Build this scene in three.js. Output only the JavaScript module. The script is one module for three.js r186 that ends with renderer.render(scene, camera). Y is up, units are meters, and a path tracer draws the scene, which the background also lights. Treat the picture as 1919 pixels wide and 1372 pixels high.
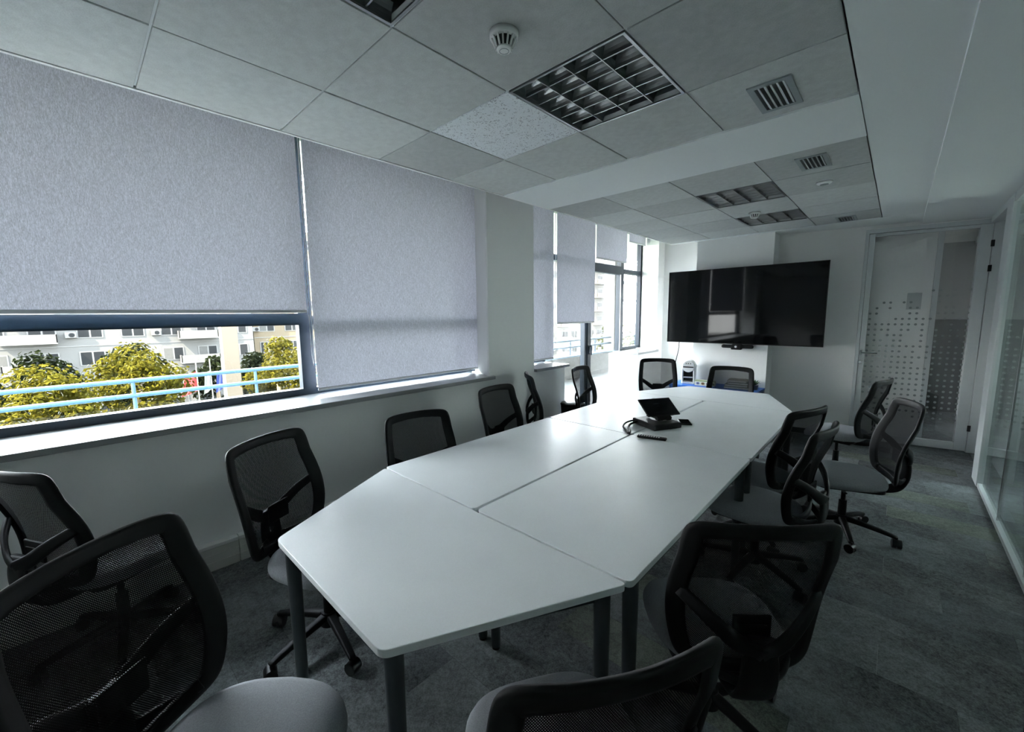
import * as THREE from 'three';
import { RoundedBoxGeometry } from 'three/addons/geometries/RoundedBoxGeometry.js';
import { mergeGeometries } from 'three/addons/utils/BufferGeometryUtils.js';

// ------------------------------------------------------------------ camera, sky, sun, exposure
const scene = new THREE.Scene();
const renderer = new THREE.WebGLRenderer();
renderer.toneMapping = THREE.LinearToneMapping;
renderer.toneMappingExposure = 4.6;
renderer.shadowMap.enabled = true;
const rad = THREE.MathUtils.degToRad;
const camera = new THREE.PerspectiveCamera(83.68, 1919 / 1372, 0.05, 400);
camera.position.set(0, 1.648, 0);
camera.rotation.order = 'YXZ';
camera.rotation.set(rad(-7.1135), rad(43.29), rad(-0.6477));
scene.add(camera);

{ // hazy bright sky: pale at the horizon, bluer overhead
  const w = 64, h = 64, d = new Float32Array(w * h * 4);
  for (let j = 0; j < h; j++) for (let i = 0; i < w; i++) {
    const e = Math.max(0, ((j + 0.5) / h - 0.5) * 2), t = Math.pow(e, 0.6), k = (j * w + i) * 4;
    const az = ((i + 0.5) / w - 0.5) * 2 * Math.PI, el = ((j + 0.5) / h - 0.5) * Math.PI, g = Math.max(0, (Math.cos(az) * Math.cos(el) * -0.8 + Math.sin(el) * 0.5 + Math.sin(az) * Math.cos(el) * -0.33)), q = 1 + 1.2 * g * g; // sky made brighter on the street side to push more light indoors
    d[k] = (1.0 - 0.4 * t) * q; d[k + 1] = (1.03 - 0.26 * t) * q; d[k + 2] = (1.02 - 0.08 * t) * q; d[k + 3] = 1;
  }
  const sky = new THREE.DataTexture(d, w, h, THREE.RGBAFormat, THREE.FloatType);
  sky.mapping = THREE.EquirectangularReflectionMapping; sky.magFilter = THREE.LinearFilter; sky.needsUpdate = true;
  scene.background = sky; scene.backgroundIntensity = 5;
}
const sun = new THREE.DirectionalLight(0xfff1d6, 13);
sun.position.set(22, 76, 56); sun.castShadow = true;
sun.shadow.camera.left = sun.shadow.camera.bottom = -60; sun.shadow.camera.right = sun.shadow.camera.top = 60; sun.shadow.camera.far = 260;
scene.add(sun); scene.add(sun.target);

// ------------------------------------------------------------------ helpers
function rng(seed) { let a = seed >>> 0; return () => { a = (a + 0x6D2B79F5) | 0; let t = Math.imul(a ^ (a >>> 15), 1 | a); t = (t + Math.imul(t ^ (t >>> 7), 61 | t)) ^ t; return ((t ^ (t >>> 14)) >>> 0) / 4294967296; }; }
const used = new Map();
function numbered(n) { const k = used.get(n) ?? 0; used.set(n, k + 1); return k ? `${n}_${String(k).padStart(3, '0')}` : n; }
function tag(o, label, category, group, kind) { Object.assign(o.userData, { label, category }); if (group) o.userData.group = group; if (kind) o.userData.kind = kind; return o; }
function lit(o) { o.traverse((m) => { if (m.isMesh) { m.castShadow = true; m.receiveShadow = true; } }); return o; }
function thing(name, label, category, pos = [0, 0, 0], turn = 0, group) { const o = new THREE.Group(); o.name = numbered(name); o.position.set(...pos); o.rotation.y = turn; scene.add(o); return tag(o, label, category, group); }
function struct(name, label) { const o = new THREE.Group(); o.name = name; scene.add(o); o.userData.kind = 'structure'; o.userData.label = label; return o; }
function part(name, geo, mat, parent) { const m = new THREE.Mesh(Array.isArray(geo) ? merge(geo) : geo, mat); m.name = name; parent.add(m); return m; }
function merge(list) { const l = list.map((g) => { const q = g.index ? g.toNonIndexed() : g; for (const k of Object.keys(q.attributes)) if (!['position', 'normal', 'uv'].includes(k)) q.deleteAttribute(k); return q; }); return l.length > 1 ? mergeGeometries(l) : l[0]; }
// box given by its bounds, uv in metres
function bb(x0, x1, y0, y1, z0, z1, r = 0) {
  const w = Math.abs(x1 - x0), h = Math.abs(y1 - y0), d = Math.abs(z1 - z0);
  const g = r ? new RoundedBoxGeometry(w, h, d, 2, Math.min(r, w / 2.01, h / 2.01, d / 2.01)) : new THREE.BoxGeometry(w, h, d);
  g.translate((x0 + x1) / 2, (y0 + y1) / 2, (z0 + z1) / 2);
  return meterUV(g);
}
function meterUV(g) {
  const p = g.attributes.position, n = g.attributes.normal, uv = new Float32Array(p.count * 2);
  for (let i = 0; i < p.count; i++) {
    const ax = Math.abs(n.getX(i)), ay = Math.abs(n.getY(i)), az = Math.abs(n.getZ(i));
    if (ay >= ax && ay >= az) { uv[2 * i] = p.getX(i); uv[2 * i + 1] = p.getZ(i); }
    else if (ax >= az) { uv[2 * i] = p.getZ(i); uv[2 * i + 1] = p.getY(i); }
    else { uv[2 * i] = p.getX(i); uv[2 * i + 1] = p.getY(i); }
  }
  g.setAttribute('uv', new THREE.BufferAttribute(uv, 2)); return g;
}
function cyl(r0, r1, h, x, y, z, seg = 20, rx = 0, rz = 0) { const g = new THREE.CylinderGeometry(r1, r0, h, seg); if (rx) g.rotateX(rx); if (rz) g.rotateZ(rz); g.translate(x, y, z); return g; }
function tube(pts, r, seg = 24, rs = 8) { return new THREE.TubeGeometry(new THREE.CatmullRomCurve3(pts.map((p) => new THREE.Vector3(...p))), seg, r, rs); }
// prism from a plan outline [[x, z], ...] between two heights, corners rounded
function slab(pts, y0, y1, r = 0, bevel = 0) {
  const s = new THREE.Shape(), n = pts.length;
  for (let i = 0; i < n; i++) {
    const a = pts[(i + n - 1) % n], b = pts[i], c = pts[(i + 1) % n];
    const la = Math.hypot(a[0] - b[0], a[1] - b[1]), lc = Math.hypot(c[0] - b[0], c[1] - b[1]);
    const p = [b[0] + (a[0] - b[0]) / la * r, b[1] + (a[1] - b[1]) / la * r], q = [b[0] + (c[0] - b[0]) / lc * r, b[1] + (c[1] - b[1]) / lc * r];
    if (i === 0) s.moveTo(p[0], -p[1]); else s.lineTo(p[0], -p[1]);
    if (r) s.quadraticCurveTo(b[0], -b[1], q[0], -q[1]);
  }
  const g = new THREE.ExtrudeGeometry(s, { depth: y1 - y0 - 2 * bevel, bevelEnabled: bevel > 0, bevelThickness: bevel, bevelSize: bevel, bevelOffset: -bevel, bevelSegments: 3, curveSegments: 6 });
  g.rotateX(-Math.PI / 2); g.translate(0, y0 + bevel, 0); return meterUV(g);
}
// ---- noise and textures
const _h = (x, y, s) => { let n = Math.imul(x, 374761393) ^ Math.imul(y, 668265263) ^ Math.imul(s, 1442695041); n = Math.imul(n ^ (n >>> 13), 1274126177); return ((n ^ (n >>> 16)) >>> 0) / 4294967296; };
function vnoise(x, y, per, s) { const xi = Math.floor(x), yi = Math.floor(y), fx = x - xi, fy = y - yi, u = fx * fx * (3 - 2 * fx), v = fy * fy * (3 - 2 * fy), m = (a) => ((a % per) + per) % per; const g = (i, j) => _h(m(xi + i), m(yi + j), s); return (g(0, 0) * (1 - u) + g(1, 0) * u) * (1 - v) + (g(0, 1) * (1 - u) + g(1, 1) * u) * v; }
function tex(n, fn, srgb, rep = 1, rep2 = rep) {
  const d = new Uint8Array(n * n * 4);
  for (let j = 0; j < n; j++) for (let i = 0; i < n; i++) { const c = fn(i / n, j / n, i, j), k = (j * n + i) * 4; for (let q = 0; q < 3; q++) d[k + q] = Math.max(0, Math.min(255, Math.round(255 * (Array.isArray(c) ? c[q] : c)))); d[k + 3] = 255; }
  const t = new THREE.DataTexture(d, n, n); t.wrapS = t.wrapT = THREE.RepeatWrapping; t.magFilter = THREE.LinearFilter; t.minFilter = THREE.LinearMipmapLinearFilter; t.generateMipmaps = true;
  if (srgb) t.colorSpace = THREE.SRGBColorSpace; t.repeat.set(rep, rep2); t.needsUpdate = true; return t;
}
const std = (o) => new THREE.MeshStandardMaterial(o), phys = (o) => new THREE.MeshPhysicalMaterial(o);
const lin = (r, g, b) => new THREE.Color().setRGB(r, g, b);

// ------------------------------------------------------------------ materials
const M = {};
{
  const plaster = tex(256, (u, v, i, j) => 0.5 + 0.25 * (vnoise(u * 64, v * 64, 64, 1) - 0.5) + 0.3 * (_h(i, j, 2) - 0.5), false, 2);
  M.wall = std({ color: lin(0.82, 0.825, 0.81), roughness: 0.75, bumpMap: plaster, bumpScale: 0.0006 });
  M.plasterCeiling = std({ color: lin(0.78, 0.81, 0.8), roughness: 0.85, bumpMap: plaster, bumpScale: 0.0004 });
  M.tiles = [0.6, 0.63, 0.58].map((k, s) => std({ roughness: 0.95, color: lin(1, 1, 1), map: tex(256, (u, v, i, j) => { const g = 0.74 * (k / 0.6) * (0.97 + 0.05 * vnoise(u * 24, v * 24, 24, 7 + s) + 0.06 * (_h(i, j, 3 + s) - 0.5)); return [g * 0.985, g, g * 0.985]; }, true, 1.7), bumpMap: tex(128, (u, v, i, j) => _h(i, j, 9), false, 3), bumpScale: 0.0006 }));
  M.speckled = std({ roughness: 0.95, map: tex(512, (u, v, i, j) => { let g = 0.9 + 0.05 * (_h(i, j, 4) - 0.5); const n = vnoise(u * 200, v * 200, 200, 21) * (0.6 + 0.4 * vnoise(u * 60, v * 60, 60, 22)); if (n > 0.66) g = 0.6; return [g * 0.985, g, g * 1.01]; }, true, 1.3) });
  M.tee = std({ color: lin(0.6, 0.62, 0.62), roughness: 0.5 });
  M.dark = std({ color: lin(0.02, 0.021, 0.022), roughness: 0.9 });
  // window fabric: light lavender grey slub weave, lets half of the light through
  M.blind = phys({ color: lin(1, 1, 1), roughness: 1, transmission: 0.034, thickness: 0, side: THREE.DoubleSide,
    map: tex(512, (u, v, i, j) => { const g = 0.86 + 0.16 * (vnoise(u * 256, v * 64, 256, 31) - 0.5) + 0.09 * (vnoise(u * 128, v * 24, 128, 33) - 0.5) + 0.08 * (_h(i, j, 32) - 0.5); return [g * 0.985, g * 0.985, g * 1.035]; }, true, 2.2) });
  M.rail = std({ color: lin(0.55, 0.56, 0.58), roughness: 0.45 });
  M.whitePlastic = std({ color: lin(0.8, 0.8, 0.78), roughness: 0.4 });
  M.frame = std({ color: lin(0.006, 0.017, 0.03), roughness: 0.4 });
  M.glass = phys({ color: 0xffffff, roughness: 0.0, transmission: 1, thickness: 0, ior: 1.5 });
  M.partitionGlass = phys({ color: lin(0.9, 0.96, 0.94), roughness: 0.0, transmission: 1, thickness: 0, ior: 1.52 });
  M.sill = phys({ color: lin(0.3, 0.305, 0.308), roughness: 0.3, clearcoat: 0.3, clearcoatRoughness: 0.25 });
  M.trunk = std({ color: lin(0.62, 0.62, 0.57), roughness: 0.5 });
  M.whiteFrame = std({ color: lin(0.62, 0.65, 0.65), roughness: 0.4, metalness: 0.1 });
  M.chrome = std({ color: lin(0.75, 0.76, 0.77), roughness: 0.2, metalness: 1 });
  M.steel = std({ color: lin(0.6, 0.61, 0.62), roughness: 0.3, metalness: 1 });
  M.louvre = std({ color: lin(0.3, 0.31, 0.31), roughness: 0.34, metalness: 1 });
  M.tubeGlass = std({ color: lin(0.85, 0.86, 0.86), roughness: 0.25 });
  M.dot = std({ color: lin(0.3, 0.32, 0.32), roughness: 0.8 });
  M.duct = std({ color: lin(0.28, 0.29, 0.29), roughness: 0.6, metalness: 0.5 });
  M.ventGrey = std({ color: lin(0.3, 0.33, 0.33), roughness: 0.5, metalness: 0.3 });
  // chair
  M.plastic = phys({ color: lin(0.006, 0.0065, 0.007), specularIntensity: 0.38, roughness: 0.5, bumpMap: tex(128, (u, v, i, j) => _h(i, j, 5), false, 60), bumpScale: 0.0001 });
  M.gloss = phys({ color: lin(0.006, 0.006, 0.006), roughness: 0.35, specularIntensity: 0.7 });
  M.seat = std({ color: lin(1, 1, 1), roughness: 0.95, map: tex(256, (u, v, i, j) => { const g = 0.61 + 0.07 * (vnoise(u * 128, v * 128, 128, 41) - 0.5) + 0.1 * (_h(i, j, 42) - 0.5); return [g * 0.985, g, g * 1.02]; }, true, 5) });
  const hole = (x, y) => { const e = (a, b) => Math.hypot((x - a) / 0.235, (y - b) / 0.16); return Math.min(e(0.5, 0.25), e(0, 0.75), e(1, 0.75)) < 1 ? 0 : 1; };
  M.mesh = phys({ color: lin(0.009, 0.0095, 0.01), roughness: 0.8, specularIntensity: 0.1, side: THREE.DoubleSide, alphaTest: 0.5, alphaMap: tex(64, (u, v) => hole(u, v), false, 1) });
  // table
  M.table = phys({ color: lin(1, 1, 1), roughness: 0.38, specularIntensity: 0.9, map: tex(512, (u, v, i, j) => { const g = 0.90 + 0.015 * (vnoise(u * 9, v * 9, 9, 51) - 0.5) + 0.02 * (_h(i, j, 52) - 0.5); return [g * 0.985, g, g * 1.0]; }, true, 1),
    roughnessMap: tex(256, (u, v, i, j) => 0.9 + 0.2 * (vnoise(u * 12, v * 12, 12, 53) - 0.5), false, 1) });
  M.tableLeg = std({ color: lin(0.05, 0.062, 0.066), roughness: 0.45, metalness: 0.3 });
  // carpet planks, six dyes
  const dye = [[0.15, 0.165, 0.165], [0.175, 0.19, 0.188], [0.13, 0.145, 0.147], [0.155, 0.175, 0.145], [0.132, 0.152, 0.163], [0.185, 0.197, 0.19]];
  M.carpet = dye.map((c, s) => {
    const t = tex(256, (u, v, i, j) => { const a = vnoise(u * 4, v * 4, 4, 60 + s), b = vnoise(u * 14, v * 18, 126, 70 + s), c2 = vnoise(u * 70, v * 70, 70, 75 + s), e = _h(i, j, 80 + s); const k = 0.4 + 0.7 * a + 0.3 * b * b + 0.45 * (c2 - 0.5) + 0.7 * (e - 0.5); return c.map((q) => Math.pow(Math.max(0, q * k), 1 / 2.2)); }, true, 1, 1);
    return std({ color: lin(1, 1, 1), roughness: 1, map: t, bumpMap: t, bumpScale: 0.003 });
  });
  M.screen = phys({ color: lin(0.004, 0.0045, 0.005), roughness: 0.04, specularIntensity: 0.45 });
  M.concrete = std({ color: lin(0.55, 0.55, 0.53), roughness: 0.9, bumpMap: plaster, bumpScale: 0.002 });
  M.stucco = std({ color: lin(0.2, 0.197, 0.187), roughness: 0.95, map: tex(256, (u, v, i, j) => 0.86 + 0.12 * (vnoise(u * 16, v * 16, 16, 90) - 0.5) + 0.06 * (_h(i, j, 91) - 0.5), true, 1) });
  M.railBlue = std({ color: lin(0.02, 0.065, 0.105), roughness: 0.4, metalness: 0.1 });
}

// ================================================================== THE ROOM
const WX = -3.2, FX = -3.64, BX = -3.54, RX = 0.655, CY = 2.681, RYC = 2.645, ZB = 2.4, ZE = -7.5;

// ---- floor: carpet planks running across the room
{
  const f = struct('floor', 'dark grey green carpet planks');
  part('slab', bb(-3.75, 2.6, -0.25, -0.012, -10.2, ZB + 0.2), M.concrete, f);
  const r = rng(11), geos = new Map();
  const plank = (w) => { const k = w.toFixed(3); if (!geos.has(k)) geos.set(k, bb(-w / 2, w / 2, -0.012, 0, -0.1245, 0.1245)); return geos.get(k); };
  let row = 0;
  for (let z = ZB - 0.125; z > -7.1; z -= 0.25, row++) {
    let x = -3.2 - (row % 4) * 0.25;
    for (; x < 1.2; x += 1) {
      const a = Math.max(x, -3.2), b = Math.min(x + 1, RX + 0.06); if (b - a < 0.05) continue;
      const m = part('carpet_plank', plank(b - a - 0.001), M.carpet[Math.floor(r() * r() * 6.6) % 6], f);
      m.position.set((a + b) / 2, (r() - 0.5) * 0.0012, z);
      if (r() < 0.5) m.rotation.y = Math.PI;
    }
  }
  part('corridor_carpet', bb(RX + 0.065, 2.3, -0.012, -0.001, -9.9, ZB), M.carpet[2], f);
  part('alcove_carpet', bb(-3.2, RX + 0.06, -0.012, -0.001, -9.9, -7.1), M.carpet[0], f);
}
// ---- window wall
{
  const w = struct('wall_left', 'white painted window wall with columns');
  part('spandrel', bb(-3.75, WX, 0, 0.952, -3.042, ZB), M.wall, w);
  // column with slightly splayed reveals
  part('column', slab([[-3.75, -3.27], [-3.3, -3.068], [-3.23, -3.036], [WX - 0.004, -3.034], [WX, -3.04], [WX, -3.79], [-3.4, -3.815], [-3.75, -3.83]], 0, 3.25), M.wall, w);
  part('spandrel', bb(-3.75, WX, 0, 0.952, -4.42, -3.79), M.wall, w);
  part('spandrel', bb(-3.75, WX, 0, 0.952, -7.25, -6.522), M.wall, w);
  part('column', slab([[-3.75, -7.57], [WX, -7.24], [WX, -7.7], [-3.75, -7.7]], 0, 3.25), M.wall, w);
  part('column', bb(-3.75, WX, 0, 3.25, 1.75, ZB + 0.2), M.wall, w);
  part('lintel', bb(-3.75, -3.62, 3.15, 3.25, -7.6, ZB), M.wall, w);
  const e = struct('wall_back', 'white painted wall behind the camera');
  part('wall_panel', bb(-3.75, 2.4, 0, 3.25, ZB, ZB + 0.2), M.wall, e);
}
// ---- end wall: deep alcove, shaft behind the screen, slanting wall with the glass door
const WT = rad(10.2), WO = new THREE.Vector3(-1.25, 0, -6.615);
const doorWall = struct('wall_end', 'white end wall with shaft and slanting part by the glass door');
{
  part('alcove_wall', bb(WX - 0.1, -2.2, 0, 3.25, -7.7, ZE), M.wall, doorWall);
  part('shaft', bb(-2.22, -1.25, 0, 3.25, -7.7, -6.33), M.wall, doorWall);
  part('back_closing_wall', bb(-1.5, -1.3, 0, 3.25, -10.2, -7.6), M.wall, doorWall);
  part('back_closing_wall', bb(-1.5, 2.4, 0, 3.25, -10.2, -10), M.wall, doorWall);
  const s = new THREE.Group(); s.name = 'slanting_wall'; s.position.copy(WO); s.rotation.y = WT; doorWall.add(s);
  part('wall_panel', bb(-0.12, 0.893, 0, 2.75, -0.12, 0), M.wall, s);
  part('wall_panel', bb(0.893, 2.02, 2.632, 2.75, -0.12, 0), M.wall, s);
  part('baseboard', bb(0.04, 0.893, 0, 0.07, 0, 0.012), std({ color: lin(0.03, 0.033, 0.035), roughness: 0.6 }), s);
}
// ---- ceiling
const VENTS = [[-0.513, -2.41, 'grey slotted air vent in the near ceiling bay'], [-0.515, -3.63, 'grey slotted air vent just past the plaster beam'], [-0.513, -6.05, 'small looking grey air vent near the glass door']];
function holedTile(w, d, hx, hz) {
  const s = new THREE.Shape([[-w / 2, -d / 2], [w / 2, -d / 2], [w / 2, d / 2], [-w / 2, d / 2]].map(([a, b]) => new THREE.Vector2(a, b)));
  s.holes.push(new THREE.Path([[-0.066, -0.136], [-0.066, 0.136], [0.066, 0.136], [0.066, -0.136]].map(([a, b]) => new THREE.Vector2(hx + a, b - hz))));
  const g = new THREE.ExtrudeGeometry(s, { depth: 0.015, bevelEnabled: false }); g.rotateX(-Math.PI / 2); return meterUV(g);
}
const XL = [-0.2196, -0.8121, -1.4121, -2.0121, -2.589];
const lightCells = [], lightAt = (x0, z0) => lightCells.push([x0, z0]);
{
  const c = struct('ceiling', 'suspended ceiling of grey mineral tiles between plaster strips');
  const zn = []; for (let j = -4; j <= 3; j++) zn.push(-0.2884 - 0.6 * j); zn.push(-2.664);
  const zf = [-3.3166, -3.9166, -4.5166, -5.1166, -5.7166, -6.25];
  const isLight = (x, z0) => Math.abs(x - XL[1]) < 1e-6 && [[-0.2884], [-1.4884], [-3.9166], [-5.1166], [0.9116]].some(([q]) => Math.abs(q - z0) < 1e-3);
  const gs = new Map(), tile = (w, d) => { const k = w.toFixed(3) + d.toFixed(3); if (!gs.has(k)) gs.set(k, bb(-w / 2, w / 2, 0, 0.015, -d / 2, d / 2, 0.002)); return gs.get(k); };
  const r = rng(5);
  for (const zs of [zn, zf]) for (let j = 0; j + 1 < zs.length; j++) for (let i = 0; i < 4; i++) {
    const x0 = XL[i], x1 = XL[i + 1], z0 = zs[j], z1 = zs[j + 1];
    if (isLight(x0, z0) || (i === 1 && isLight(XL[1], z0))) { lightAt((x0 + x1) / 2, (z0 + z1) / 2); continue; }
    const sp = i === 2 && Math.abs(z0 + 1.4884) < 1e-3;
    const hole = VENTS.find(([a, b]) => a < x0 && a > x1 && b < z0 && b > z1);
    const m = part('tile', hole ? holedTile(x0 - x1 - 0.009, z0 - z1 - 0.009, hole[0] - (x0 + x1) / 2, hole[1] - (z0 + z1) / 2) : tile(x0 - x1 - 0.009, z0 - z1 - 0.009), sp ? M.speckled : M.tiles[Math.floor(r() * 3)], c);
    m.position.set((x0 + x1) / 2, CY + (r() - 0.5) * 0.003, (z0 + z1) / 2);
    if (r() < 0.5 && !hole) m.rotation.y = Math.PI;
  }
  for (const zs of [zn, zf]) {
    for (const x of XL.slice(1, 4)) part('tee_bar', bb(x - 0.012, x + 0.012, CY + 0.007, CY + 0.035, zs[0], zs[zs.length - 1]), M.tee, c);
    for (const z of zs) for (let i = 0; i < 4; i++) part('cross_tee', bb(XL[i + 1] + 0.012, XL[i] - 0.012, CY + 0.007, CY + 0.03, z - 0.012, z + 0.012), M.tee, c);
  }
  part('plaster_strip', bb(-2.589, -0.2196, CY - 0.006, 2.75, -3.3126, -2.668), M.plasterCeiling, c);
  part('plaster_strip', bb(-0.2156, 0.115, CY - 0.004, 2.75, -6.25, ZB), M.plasterCeiling, c);
  part('plaster_strip', bb(-2.589, 0.115, CY - 0.004, 2.75, -6.335, -6.254), M.plasterCeiling, c);
  part('plaster_strip', bb(-1.25, 0.115, CY - 0.004, 2.75, -7.05, -6.335), M.plasterCeiling, c);
  part('soffit', bb(0.115, RX + 0.08, RYC, 2.75, -7.1, ZB), M.plasterCeiling, c);
  part('edge_trim', bb(-2.607, -2.589, CY - 0.004, 3.25, -6.335, ZB), M.whitePlastic, c);
  part('edge_trim', bb(-2.607, -2.22, CY - 0.004, 3.25, -6.353, -6.335), M.whitePlastic, c);
  part('closing_plate', bb(-2.589, 0.12, 2.79, 2.81, -6.33, ZB), M.concrete, c);
  part('roof_slab', bb(-3.75, 2.6, 3.25, 3.5, -10.2, ZB + 0.2), M.concrete, c);
}
// ---- sills, trunking
function sillAt(n, z0, z1, front = -3.165) {
  const t = new THREE.Group(); t.name = n; t.userData = { kind: 'structure', label: 'white stone-look window sill' }; scene.add(t);
  part('sill_board', bb(-3.655, front, 0.952, 0.99, z1, z0, 0.006), M.sill, t);
}
sillAt('trim_1', 1.75, -3.10); sillAt('trim_2', -3.80, -4.49); sillAt('trim_3', -6.49, -7.29);
{
  const t = new THREE.Group(); t.name = 'baseboard_left'; t.userData = { kind: 'structure', label: 'pale cable trunking along the foot of the window wall' }; scene.add(t);
  for (const [z0, z1] of [[1.75, 0.9], [0.9, -0.62], [-0.62, -2.6], [-2.6, -4.41]]) {
    part('trunking_body', bb(WX, WX + 0.05, 0.0, 0.155, z1 + 0.002, z0 - 0.002, 0.004), M.trunk, t);
    part('trunking_cover', bb(WX, WX + 0.056, 0.158, 0.182, z1 + 0.002, z0 - 0.002, 0.004), M.whitePlastic, t);
    for (const y of [0.055, 0.105]) part('trunking_rib', bb(WX + 0.046, WX + 0.054, y, y + 0.006, z1 + 0.002, z0 - 0.002), M.trunk, t);
  }
}
// ---- windows
function windowUnit(name, label, z0, z1, y0, y1, { transoms = [], mullions = [], fw = 0.055 } = {}) {
  const w = struct(name, label), x0 = FX - 0.08, x1 = FX;
  part('frame', [bb(x0, x1, y0, y0 + fw, z1, z0), bb(x0, x1, y1 - fw, y1, z1, z0), bb(x0, x1, y0 + fw, y1 - fw, z1, z1 + fw), bb(x0, x1, y0 + fw, y1 - fw, z0 - fw, z0)], M.frame, w);
  const ys = [y0 + fw, ...transoms.flatMap(([a, b]) => [a, b]), y1 - fw];
  for (const [a, b] of transoms) { part('transom', bb(x0 - 0.004, x1 + 0.004, a, b, z1 + fw, z0 - fw), M.frame, w); part('transom_bead', bb(x1 + 0.004, x1 + 0.012, a + 0.012, a + 0.018, z1 + fw, z0 - fw), M.frame, w); }
  for (let i = 0; i < ys.length; i += 2) {
    const zz = [z0 - fw, ...mullions.flatMap((m) => [m + 0.03, m - 0.03]), z1 + fw];
    for (let k = 0; k < zz.length; k += 2) part('pane', bb(FX - 0.045, FX - 0.039, ys[i], ys[i + 1], zz[k + 1], zz[k]), M.glass, w);
  }
  for (const m of mullions) part('mullion', bb(x0, x1 + 0.003, y0 + fw, y1 - fw, m - 0.03, m + 0.03), M.frame, w);
  return w;
}
windowUnit('window_1', 'dark blue framed window with low tilting strip', 1.75, -1.333, 0.99, 3.15, { transoms: [[1.585, 1.68]] });
windowUnit('window_2', 'dark blue framed window behind closed blind', -1.333, -3.23, 0.99, 3.15, { transoms: [[1.585, 1.66]] });
windowUnit('window_3', 'narrow window beside the column', -3.83, -4.5, 0.99, 3.15, { transoms: [[2.42, 2.50]] });
windowUnit('window_4', 'tall fixed glazing left of the terrace door', -4.5, -5.62, 0.0, 3.15, { transoms: [[2.42, 2.50]] });
windowUnit('window_5', 'window over the terrace door', -5.62, -6.76, 2.42, 3.15);
windowUnit('window_6', 'narrow window right of the terrace door', -6.76, -7.51, 0.99, 3.15, { transoms: [[2.36, 2.44]] });
{ // terrace door leaf
  const d = struct('door_1', 'dark blue glazed terrace door'), a = -5.63, b = -6.75, x0 = FX - 0.07, x1 = FX + 0.02;
  part('door_frame', [bb(x0, x1, 0, 0.12, b, a), bb(x0, x1, 2.33, 2.42, b, a), bb(x0, x1, 0.12, 2.33, b, b + 0.09), bb(x0, x1, 0.12, 2.33, a - 0.09, a)], M.frame, d);
  part('pane', bb(FX - 0.03, FX - 0.024, 0.12, 2.33, b + 0.09, a - 0.09), M.glass, d);
  part('glazing_bead', [bb(FX + 0.02, FX + 0.026, 0.12, 2.33, b + 0.085, b + 0.1), bb(FX + 0.02, FX + 0.026, 0.12, 0.135, b + 0.09, a - 0.09)], M.steel, d);
  part('handle', [bb(x1, x1 + 0.012, 1.0, 1.13, a - 0.065, a - 0.03, 0.004), bb(x1 + 0.03, x1 + 0.05, 0.99, 1.15, a - 0.056, a - 0.036, 0.008), bb(x1, x1 + 0.045, 1.12, 1.14, a - 0.056, a - 0.036, 0.005)], M.frame, d);
}
// ---- roller blinds
function blind(z0, z1, yb, label, o = {}) {
  const t = thing('roller_blind', label, 'blind', [BX, yb, (z0 + z1) / 2], 0, 'roller blinds');
  const w = z0 - z1, h = 3.13 - yb;
  const g = new THREE.PlaneGeometry(w, h, 24, 12); const p = g.attributes.position, uv = g.attributes.uv;
  for (let i = 0; i < p.count; i++) { uv.setXY(i, p.getX(i) + z0, p.getY(i)); p.setZ(i, 0.004 * Math.sin(p.getX(i) * 3 + z0)); }
  g.computeVertexNormals(); g.rotateY(Math.PI / 2); g.translate(0, h / 2, 0);
  part('fabric', g, M.blind, t);
  part('bottom_rail', bb(-0.008, 0.008, -0.018, 0.006, -w / 2, w / 2, 0.005), M.rail, t);
  part('roller', cyl(0.028, 0.028, w + 0.02, 0, h, 0, 20, Math.PI / 2), M.whitePlastic, t);
  part('bracket', bb(-0.035, 0.035, h - 0.045, h + 0.035, -w / 2 - 0.02, -w / 2 - 0.012), M.whitePlastic, t);
  part('bracket', bb(-0.035, 0.035, h - 0.045, h + 0.035, w / 2 + 0.012, w / 2 + 0.02), M.whitePlastic, t);
  if (o.chain) part('bead_chain', tube([[0.02, h, -w / 2 - 0.016], [0.02, o.chain - yb + 0.02, -w / 2 - 0.02], [0.024, o.chain - yb, -w / 2 - 0.014], [0.028, o.chain - yb + 0.02, -w / 2 - 0.008], [0.028, h, -w / 2 - 0.01]], 0.0022, 60, 5), M.whitePlastic, t);
  return t;
}
blind(1.72, -1.314, 1.702, 'largest grey roller blind, stopping above the open strip of window', { chain: 1.25 });
blind(-1.359, -3.175, 1.046, 'grey roller blind drawn down to the sill beside the white column');
blind(-3.86, -4.623, 1.041, 'narrow grey roller blind next to the column, down to its short sill', { chain: 1.12 });
blind(-4.70, -5.685, 1.53, 'grey roller blind half down beside the terrace door');
blind(-5.727, -6.705, 2.535, 'short grey roller blind above the terrace door');
blind(-6.80, -7.42, 2.91, 'almost fully rolled up blind by the end wall', { chain: 1.45 });

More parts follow.
